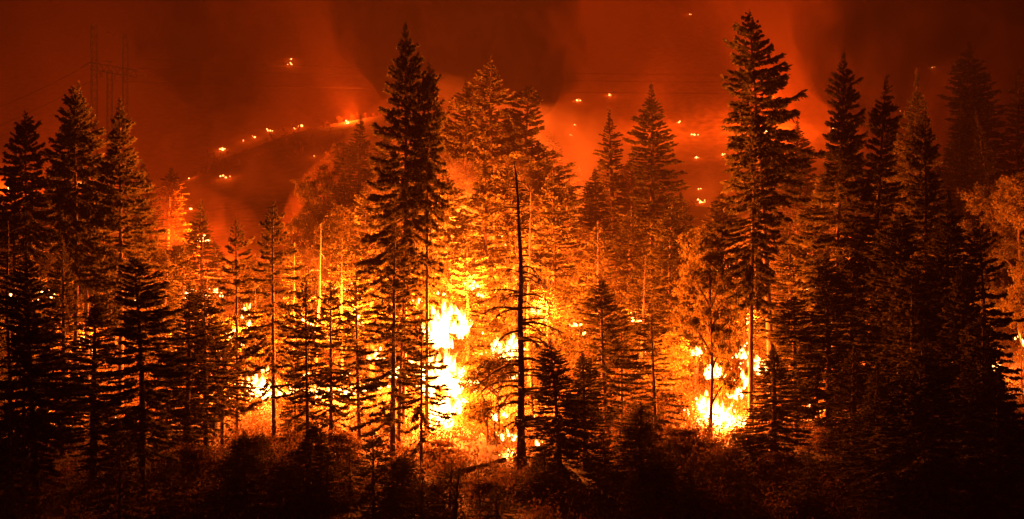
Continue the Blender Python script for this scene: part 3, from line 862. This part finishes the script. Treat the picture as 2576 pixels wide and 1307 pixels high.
fire('flame patch left of the great flame behind the tall dark fir', 955, 224, [(950, 908, 40, 40), (1010, 950, 66, 44), (1045, 935, 44, 44), (960, 980, 40, 24)], 50 * K, lamps=2)
fire('brightest part of the left flame line', 650, 222, [(650, 1004, 74, 76), (618, 988, 24, 44), (690, 1002, 34, 40), (670, 940, 30, 24), (715, 998, 30, 30)], 90 * K, 1.4, lamps=2)
fire('middle stretch of the left flame line', 745, 222, [(740, 1004, 66, 48), (790, 1006, 56, 44), (760, 950, 40, 24), (765, 900, 26, 20)], 70 * K, lamps=2)
fire('right stretch of the left flame line', 860, 222, [(840, 1002, 66, 48), (900, 994, 56, 46), (870, 950, 40, 24), (935, 985, 44, 34), (900, 920, 24, 20)], 70 * K, lamps=2)
fire('left end of the left flame line', 560, 222, [(565, 1014, 50, 28), (530, 1007, 34, 24), (548, 905, 26, 30)], 30 * K)
fire('narrow flame on the burning dead trunk', 619, 215, [(619, 802, 14, 66), (624, 830, 10, 30)], 14 * K)
fire('round bright fire on the right', 1808, 205, [(1788, 1076, 74, 104), (1828, 1110, 84, 88), (1868, 1086, 36, 54)], 140 * K, 1.6, lamps=2)
fire('flames among branches above the round bright fire', 1790, 216, [(1800, 954, 46, 64), (1745, 899, 52, 36), (1848, 1004, 54, 46)], 50 * K, lamps=2)
fire('flame streak right above the round bright fire', 1890, 220, [(1905, 942, 54, 56), (1872, 902, 38, 46), (1872, 980, 30, 60)], 46 * K, lamps=2)
fire('ground fire right of the black fir by the round fire', 2010, 214, [(1995, 1044, 54, 38), (2050, 1027, 54, 34), (1960, 1067, 34, 26)], 30 * K, lamps=2)
fire('small upright flame on the right', 2115, 226, [(2115, 987, 22, 50), (2150, 960, 30, 20)], 18 * K)
fire('flame patch behind the black firs on the right', 2220, 234, [(2222, 947, 46, 30), (2270, 950, 24, 20)], 18 * K)
fire('flame glimpsed between trunks of the right black mass', 2390, 238, [(2390, 937, 44, 36), (2340, 947, 34, 24)], 16 * K)
fire('flame behind the black thin fir at right', 2500, 236, [(2500, 937, 28, 56), (2460, 930, 20, 20)], 18 * K)
fire('fire at the right edge lighting the leaves', 2612, 244, [(2618, 900, 60, 110), (2606, 720, 30, 50)], 32 * K, lamps=2)
fire('ground fire near the left edge', 150, 205, [(150, 1107, 54, 76), (105, 1110, 44, 40), (60, 1130, 40, 30)], 40 * K, lamps=2)
fire('ground fire cut by the left edge', 15, 200, [(20, 1152, 60, 56), (5, 1190, 40, 40), (45, 1100, 30, 30)], 26 * K)
fire('lone flame between the left silhouettes', 330, 208, [(328, 1087, 44, 36), (220, 1087, 30, 26), (290, 1060, 24, 20)], 16 * K)
fire('flame remnant right of the lone left flame', 420, 208, [(420, 1072, 40, 26)], 7 * K)
fire('embers on the slope right of the dead trunk', 1595, 236, [(1592, 954, 14, 14), (1620, 930, 50, 12), (1545, 988, 38, 18), (1650, 890, 36, 14), (1665, 860, 24, 12)], 18 * K, 0.8)
fire('hidden flames added in the wood behind the left firs', 110, 276, [(110, 760, 60, 50), (40, 760, 40, 40)], 100 * K, lamps=2)  # this and the next wood fires: hidden, added to backlight trees and smoke
fire('hidden flames added in the wood behind the widest left silhouette', 330, 276, [(330, 760, 60, 40), (250, 760, 40, 30)], 110 * K, lamps=2)
fire('hidden flames added in the wood behind the small conical fir', 500, 280, [(470, 750, 50, 40), (540, 750, 40, 36)], 70 * K, lamps=2)
fire('hidden flames added in the wood behind the hazy centre firs', 1230, 292, [(1230, 690, 60, 60), (1340, 700, 40, 50)], 700 * K, lamps=2)
fire('hidden flames added in the wood behind the golden lit tree', 880, 284, [(860, 740, 60, 50), (940, 730, 40, 40)], 420 * K, lamps=2)
fire('hidden flames added in the wood left of the dark maple', 1700, 284, [(1700, 740, 40, 30)], 90 * K)
fire('hidden flames added in the wood behind the right row of firs', 2060, 284, [(2040, 740, 50, 40), (2140, 740, 40, 40)], 120 * K, lamps=2)
for lab, px, row, d, pw in (  # fires added between the tree layers to light the foliage facing the camera
        ('added flames at mid height behind the flat topped black fir', 215, 870, 240, 55),
        ('added flames at mid height right of the widest left silhouette', 440, 860, 240, 60),
        ('added flames at mid height behind the thin drooping fir', 585, 850, 240, 85),
        ('added flames at mid height behind the leaning bare pole', 770, 820, 228, 100),
        ('added flames at mid height behind the two matching thin firs', 885, 800, 228, 130),
        ('added flames at mid height behind the tall dark fir by the great flame', 1040, 770, 226, 200),
        ('added flames at mid height in the crown beside the straight lit trunk', 1185, 730, 228, 260),
        ('added flames high in the crowns behind the top of the dead trunk', 1262, 600, 252, 150),  # this and the next: crown fires added to brighten the upper centre trees
        ('added flames high in the crowns right of the slim dark centre fir', 1110, 570, 252, 100),
        ('added flames at mid height close right of the dead trunk', 1352, 790, 228, 220),
        ('added flames at mid height above the two black firs', 1450, 830, 240, 45),
        ('added flames at mid height behind the dark little fir on the ember slope', 1600, 810, 246, 35),
        ('added flames at mid height right of the dark maple', 1880, 820, 238, 60),
        ('added flames at mid height behind the ragged fir on the right', 2100, 850, 240, 30),
        ('added flames at mid height behind the right black mass', 2300, 880, 242, 30)):
    fire(lab, px, d, [(px, row, 30, 34), (px + 22, row + 20, 20, 20)], pw * K)
# fires burning behind the forest and on the far slopes; they light the smoke
def far_fire(label, px, row, power, d0=330.0, lift=5.0, w=14, h=14, back=-3.0):
    d = depth_at(px, row, d0) - 1.0
    x = X_at(px, d); gz = ground(x, d)
    base = CY - (gz - ZC) * FOC / d
    r = fire(label, px, d, [(px, base, w, h)], 0, 1.0, RED, 'spot fires on the hill')
    lamp(r, (0, back, lift), power, RED, 1.5)
far_fire('fire burning at the top of the ridge left of the tallest centre fir', 872, 313, 70 * K, lift=4.5, w=10, h=14, back=9.0)
far_fire('fire on the far slope behind the tallest right fir', 1930, 335, 560 * K, lift=14)
far_fire('fire on the far slope behind the neat cone shaped fir', 1645, 345, 190 * K, lift=14)
far_fire('fire on the far slope behind the second tallest right fir', 2098, 330, 35 * K, lift=14)
far_fire('fire burning behind the left fir group', 200, 470, 60 * K, lift=8)
far_fire('fire burning behind the slope left of the ridge foot', 25, 480, 110 * K, lift=8)
fire('fire burning behind the small conical fir', 515, 330, [(515, 610, 40, 24)], 300 * K, 1.0, RED, 'spot fires on the hill')

SPOTS = [
 (758, 322, 5, 'spot fire on the ridge crest left of the brightest ridge fire'),
 (742, 328, 3, 'faint pair of sparks beside the crest spot fire'),
 (680, 332, 5, 'glowing spot midway along the ridge slope'),
 (640, 350, 4, 'short streak of fire on the ridge slope'),
 (612, 358, 3, 'tiny spots below the streak on the ridge slope'),
 (560, 382, 6, 'bright spot fire at the lower ridge slope'),
 (568, 452, 5, 'cluster of spots on the dark face under the ridge'),
 (475, 452, 3, 'pair of sparks left under the ridge'),
 (480, 528, 4, 'spot fire just above the small conical fir'),
 (790, 400, 2, 'lone spark on the dark hill face'),
 (733, 165, 4, 'column of three sparks high in the smoke at left'),
 (733, 155, 3, 'topmost spark of the high column at left'),
 (1452, 257, 6, 'left of two spot fires above the plume of red smoke'),
 (1533, 245, 5, 'right of two spot fires above the plume of red smoke'),
 (1445, 317, 3, 'sparks under the left plume spot fire'),
 (1438, 345, 3, 'lower sparks under the left plume spot fire'),
 (1408, 405, 3, 'dim sparks near the lit tree right of the dead trunk'),
 (1708, 312, 4, 'spot fire right of the neat cone shaped fir tip'),
 (1747, 342, 5, 'brightest spot in the orange glow right of the cone shaped fir'),
 (1752, 402, 4, 'flat spot below the brightest spot in the orange glow'),
 (1818, 395, 4, 'spot fire left of the dark fir before the tallest right fir'),
 (1757, 478, 3, 'spark above the lowest cluster in the orange glow'),
 (1762, 512, 7, 'lowest cluster of spots in the orange glow'),
 (1735, 40, 2, 'lone spark high above the cone shaped fir'),
 (1288, 43, 2, 'lone spark high above the hazy centre firs'),
 (2345, 172, 4, 'flat spot fire high on the right'),
 (2405, 200, 3, 'small spark right of the flat high spot'),
 (2413, 380, 3, 'spark before the dim right trees'),
 (2265, 282, 2, 'spark beside the third tall right fir'),
]
for px, row, s, lab in SPOTS:
    d = depth_at(px, row, 330)
    rng = np.random.default_rng(px + row)
    x = X_at(px, d); gz = ground(x, d)
    root = empty('spot_fire', (x, d, gz))
    tag(root, lab, 'fire', 'spot fires on the hill')
    sx = d / FOC
    for k in range(max(2, s)):
        f = link(bpy.data.objects.new('flame', EMBER), root)
        q = s * sx * rng.uniform(0.2, 0.8)
        f.location = (rng.normal(0, 1.1) * s * sx, rng.normal(0, 1) * s * sx, rng.uniform(-0.2, 1.0) * sx * s)
        if k == 0: f.location = (0, 0, 0); q = s * sx * 0.95
        f.scale = (q, q, q * rng.uniform(0.8, 1.4))
    lamp(root, (0, -1.5, 2.0), 0.5 * K * s, RED, 0.6)

# ------------------------------------------------------------------ pylon and wires
def pylon():
    d = 500.0
    s = d / FOC
    x0 = X_at(275, d)
    gz = ground(x0, d)
    root = empty('lattice_pylon', (x0, d, gz))
    tag(root, 'steel lattice power pylon rising above the left fir group', 'pylon')
    def mast(px, top, w):
        T = Tubes()
        xx = X_at(px, d) - x0; zt = Z_at(top, d) - gz
        legs = [(-1, -1), (1, -1), (1, 1), (-1, 1)]
        z = np.linspace(-2, zt, 26)
        for a, b in legs:
            T.add(np.column_stack([xx + a * w + 0 * z, b * w + 0 * z, z]), np.full(26, 0.11), 4)
        for i in range(25):
            for k in range(4):
                a, b = legs[k], legs[(k + 1) % 4]
                if i % 2: a, b = b, a
                T.add([(xx + a[0] * w, a[1] * w, z[i]), (xx + b[0] * w, b[1] * w, z[i + 1])], [0.06, 0.06], 3)
        link(bpy.data.objects.new('mast', T.mesh('mast', M_STEEL, False)), root)
    mast(237, 62, 0.75); mast(276, 178, 0.65); mast(315, 85, 0.65)
    T = Tubes()
    za, zb = Z_at(158, d) - gz, Z_at(176, d) - gz
    xs = np.linspace(X_at(228, d), X_at(345, d), 15) - x0
    for zz in (za, zb):
        for yy in (-0.6, 0.6):
            T.add(np.column_stack([xs, np.full(15, yy), np.linspace(zz, zz - 2.2, 15)]), np.full(15, 0.10), 4)
    for i in range(14):
        o = -2.2 * i / 14
        for yy in (-0.6, 0.6):
            T.add([(xs[i], yy, (za if i % 2 else zb) + o), (xs[i + 1], yy, (zb if i % 2 else za) + o)], [0.06, 0.06], 3)
    link(bpy.data.objects.new('crossarm', T.mesh('crossarm', M_STEEL, False)), root)
    for (pa, ra, pb, rb) in ((205, 172, 226, 158), (250, 186, 262, 178), (340, 183, 366, 188), (270, 83, 292, 90), (258, 155, 282, 158), (290, 186, 292, 205), (255, 180, 256, 196)):
        T = Tubes()
        A = np.array([X_at(pa, d) - x0, -0.8, Z_at(ra, d) - gz]); B = np.array([X_at(pb, d) - x0, 0.3, Z_at(rb, d) - gz])
        u = np.linspace(0, 1, 23)[:, None]
        T.add(A + (B - A) * u, np.where(np.arange(23) % 2, 0.34, 0.16), 7)
        link(bpy.data.objects.new('insulator', T.mesh('insulator', M_GLASS)), root)
    return root
pylon()

def wire(label, a, b, sag, r=0.055):
    A = np.array(a); B = np.array(b)
    u = np.linspace(0, 1, 60)[:, None]
    P = A + (B - A) * u - np.array([0, 0, 1.0]) * (4 * sag * u * (1 - u))
    T = Tubes(); T.add(P, np.full(60, r), 4)
    o = link(bpy.data.objects.new('power_line', T.mesh('power_line', M_WIRE)))
    tag(o, label, 'power line', 'wires of the power line')
def pt(px, row, d): return (X_at(px, d), d, Z_at(row, d))
wire('uppermost wire crossing the smoke left of the tallest centre fir', pt(366, 150, 500), pt(1900, 190, 640), 1.0)
wire('middle wire crossing the smoke left of the tallest centre fir', pt(345, 172, 499), pt(1900, 208, 640), 0.9)
wire('lowest wire crossing the smoke left of the tallest centre fir', pt(292, 205, 501), pt(1900, 236, 640), 0.8)
wire('upper wire running from the pylon to the left edge', pt(205, 172, 499), pt(-160, 330, 430), 1.0)
wire('lower wire running from the pylon to the left edge', pt(252, 190, 500), pt(-160, 380, 428), 1.2)

# ------------------------------------------------------------------ smoky air
def closed_box(name, lo, hi):
    v = [(x, y, z) for x in (lo[0], hi[0]) for y in (lo[1], hi[1]) for z in (lo[2], hi[2])]
    f = [(0, 1, 3, 2), (4, 6, 7, 5), (0, 4, 5, 1), (2, 3, 7, 6), (0, 2, 6, 4), (1, 5, 7, 3)]
    me = bpy.data.meshes.new(name); me.from_pydata(v, [], f); me.update()
    return link(bpy.data.objects.new(name, me))
hz = closed_box('haze', (-1900, -260, -20), (1900, 2600, 480))
m, t = new_mat('smoky_air')
out = t.nodes.new('ShaderNodeOutputMaterial')
pv = t.nodes.new('ShaderNodeVolumePrincipled')
pv.inputs['Color'].default_value = (0.9, 0.6, 0.42, 1)
pv.inputs['Density'].default_value = 0.00006
pv.inputs['Anisotropy'].default_value = 0.0
t.links.new(pv.outputs[0], out.inputs['Volume'])
hz.data.materials.append(m)
tag(hz, 'thin smoke hanging in the air over the whole slope', 'haze', kind='stuff')

# ------------------------------------------------------------------ smoke banks and plumes
def smoke(label, a, b, r, density, albedo, seed, flat=1.0, ends=0.35, billow=0.0):
    """a lumpy closed puff stretched from point a to point b; the air inside is thicker than the haze"""
    A = Vector(pt(*a)); B = Vector(pt(*b))
    ax = B - A; L = ax.length
    rows, sides = 18, 24
    V, F = [], []
    zq = Vector((0, 0, 1)).rotation_difference(ax.normalized())
    for i in range(rows + 1):
        th = math.pi * i / rows
        for j in range(sides):
            a_ = 2 * math.pi * j / sides
            n = Vector((math.sin(th) * math.cos(a_), math.sin(th) * math.sin(a_), -math.cos(th)))
            q = 1 + 0.28 * mnoise.noise(n * 1.3 + Vector((seed * 3.7, 0, 0))) + 0.12 * mnoise.noise(n * 3.1 + Vector((0, seed * 2.3, 0)))
            V.append(zq @ Vector((n.x * r * q, n.y * r * flat * q, n.z * (L / 2 + r * ends) * q)))
    for i in range(rows):
        for j in range(sides):
            F.append((i * sides + j, i * sides + (j + 1) % sides, (i + 1) * sides + (j + 1) % sides, (i + 1) * sides + j))
    me = bpy.data.meshes.new('smoke'); me.from_pydata([tuple(v) for v in V], [], F); me.update()
    o = link(bpy.data.objects.new('smoke', me)); o.location = (A + B) / 2
    m, t = new_mat('smoke_%d' % seed)
    out = t.nodes.new('ShaderNodeOutputMaterial'); pv = t.nodes.new('ShaderNodeVolumePrincipled')
    pv.inputs['Color'].default_value = (*albedo, 1); pv.inputs['Density'].default_value = density
    if billow:
        geo = t.nodes.new('ShaderNodeNewGeometry')
        mp = t.nodes.new('ShaderNodeMapping'); mp.inputs['Scale'].default_value = (1 / billow, 0.5 / billow, 0.6 / billow); mp.inputs['Rotation'].default_value = (0, 0.45, 0)
        nz = t.nodes.new('ShaderNodeTexNoise'); nz.inputs['Scale'].default_value = 1.0; nz.inputs['Detail'].default_value = 2.0; nz.inputs['Distortion'].default_value = 0.6
        mr = t.nodes.new('ShaderNodeMapRange'); mr.inputs['From Min'].default_value = 0.40; mr.inputs['From Max'].default_value = 0.66
        mr.inputs['To Min'].default_value = 0.12 * density; mr.inputs['To Max'].default_value = 2.6 * density
        t.links.new(geo.outputs['Position'], mp.inputs['Vector']); t.links.new(mp.outputs[0], nz.inputs['Vector'])
        t.links.new(nz.outputs['Fac'], mr.inputs['Value']); t.links.new(mr.outputs[0], pv.inputs['Density'])
    t.links.new(pv.outputs[0], out.inputs['Volume'])
    me.materials.append(m)
    tag(o, label, 'smoke', kind='stuff')
PALE = (0.85, 0.55, 0.38)
UNLIT_SMOKE = (0.07, 0.045, 0.035)  # shade put into the colour: near-black stands in for smoke no fire lights
smoke('bright smoke over the great flame', (1110, 800, 262), (1190, 480, 274), 15, 0.008, PALE, 1, billow=5.0)
smoke('bright smoke right of the dead trunk', (1400, 840, 256), (1410, 600, 264), 8.0, 0.010, PALE, 2, billow=4.0)
smoke('smoke rising behind the round bright fire', (1850, 860, 250), (1870, 600, 262), 8.0, 0.010, PALE, 3, billow=4.0)
smoke('smoke behind the left flame line', (560, 820, 258), (820, 720, 264), 9.0, 0.007, PALE, 4, billow=5.0)
smoke('smoke hanging deep in the burning wood, centre', (840, 620, 312), (1560, 590, 312), 27, 0.0045, PALE, 11, billow=7.0)
smoke('smoke hanging deep in the burning wood, left', (60, 680, 304), (640, 680, 306), 15, 0.0035, PALE, 12, billow=6.0)
smoke('smoke hanging deep in the burning wood, right', (1660, 640, 304), (2240, 620, 306), 17, 0.0035, PALE, 13, billow=6.0)
smoke('wide bank of smoke over the far slopes', (1288, 500, 560), (1288, 420, 1020), 330, 0.0011, PALE, 10, 0.55, billow=60.0)
smoke('red plume leaning left from the ridge fire', (890, 250, 560), (770, -120, 560), 11, 0.003, PALE, 5)
smoke('red plume of smoke right of the hazy centre firs', (1520, 420, 470), (1400, 160, 500), 10, 0.006, PALE, 6)
smoke('smoke coloured dark as if unlit over the hazy centre firs', (1230, 210, 380), (1090, -190, 400), 28, 0.045, UNLIT_SMOKE, 7, billow=12.0)
smoke('smoke coloured dark as if unlit in the upper right corner', (2500, 330, 390), (2330, -220, 400), 38, 0.022, UNLIT_SMOKE, 8, billow=14.0)
smoke('smoke coloured dark as if unlit, drifting behind the pylon', (560, 260, 640), (470, -100, 660), 24, 0.026, UNLIT_SMOKE, 9, billow=14.0)
smoke('thin smoke drifting before the dark ridge face', (380, 520, 455), (860, 400, 470), 17, 0.006, PALE, 14, billow=10.0)
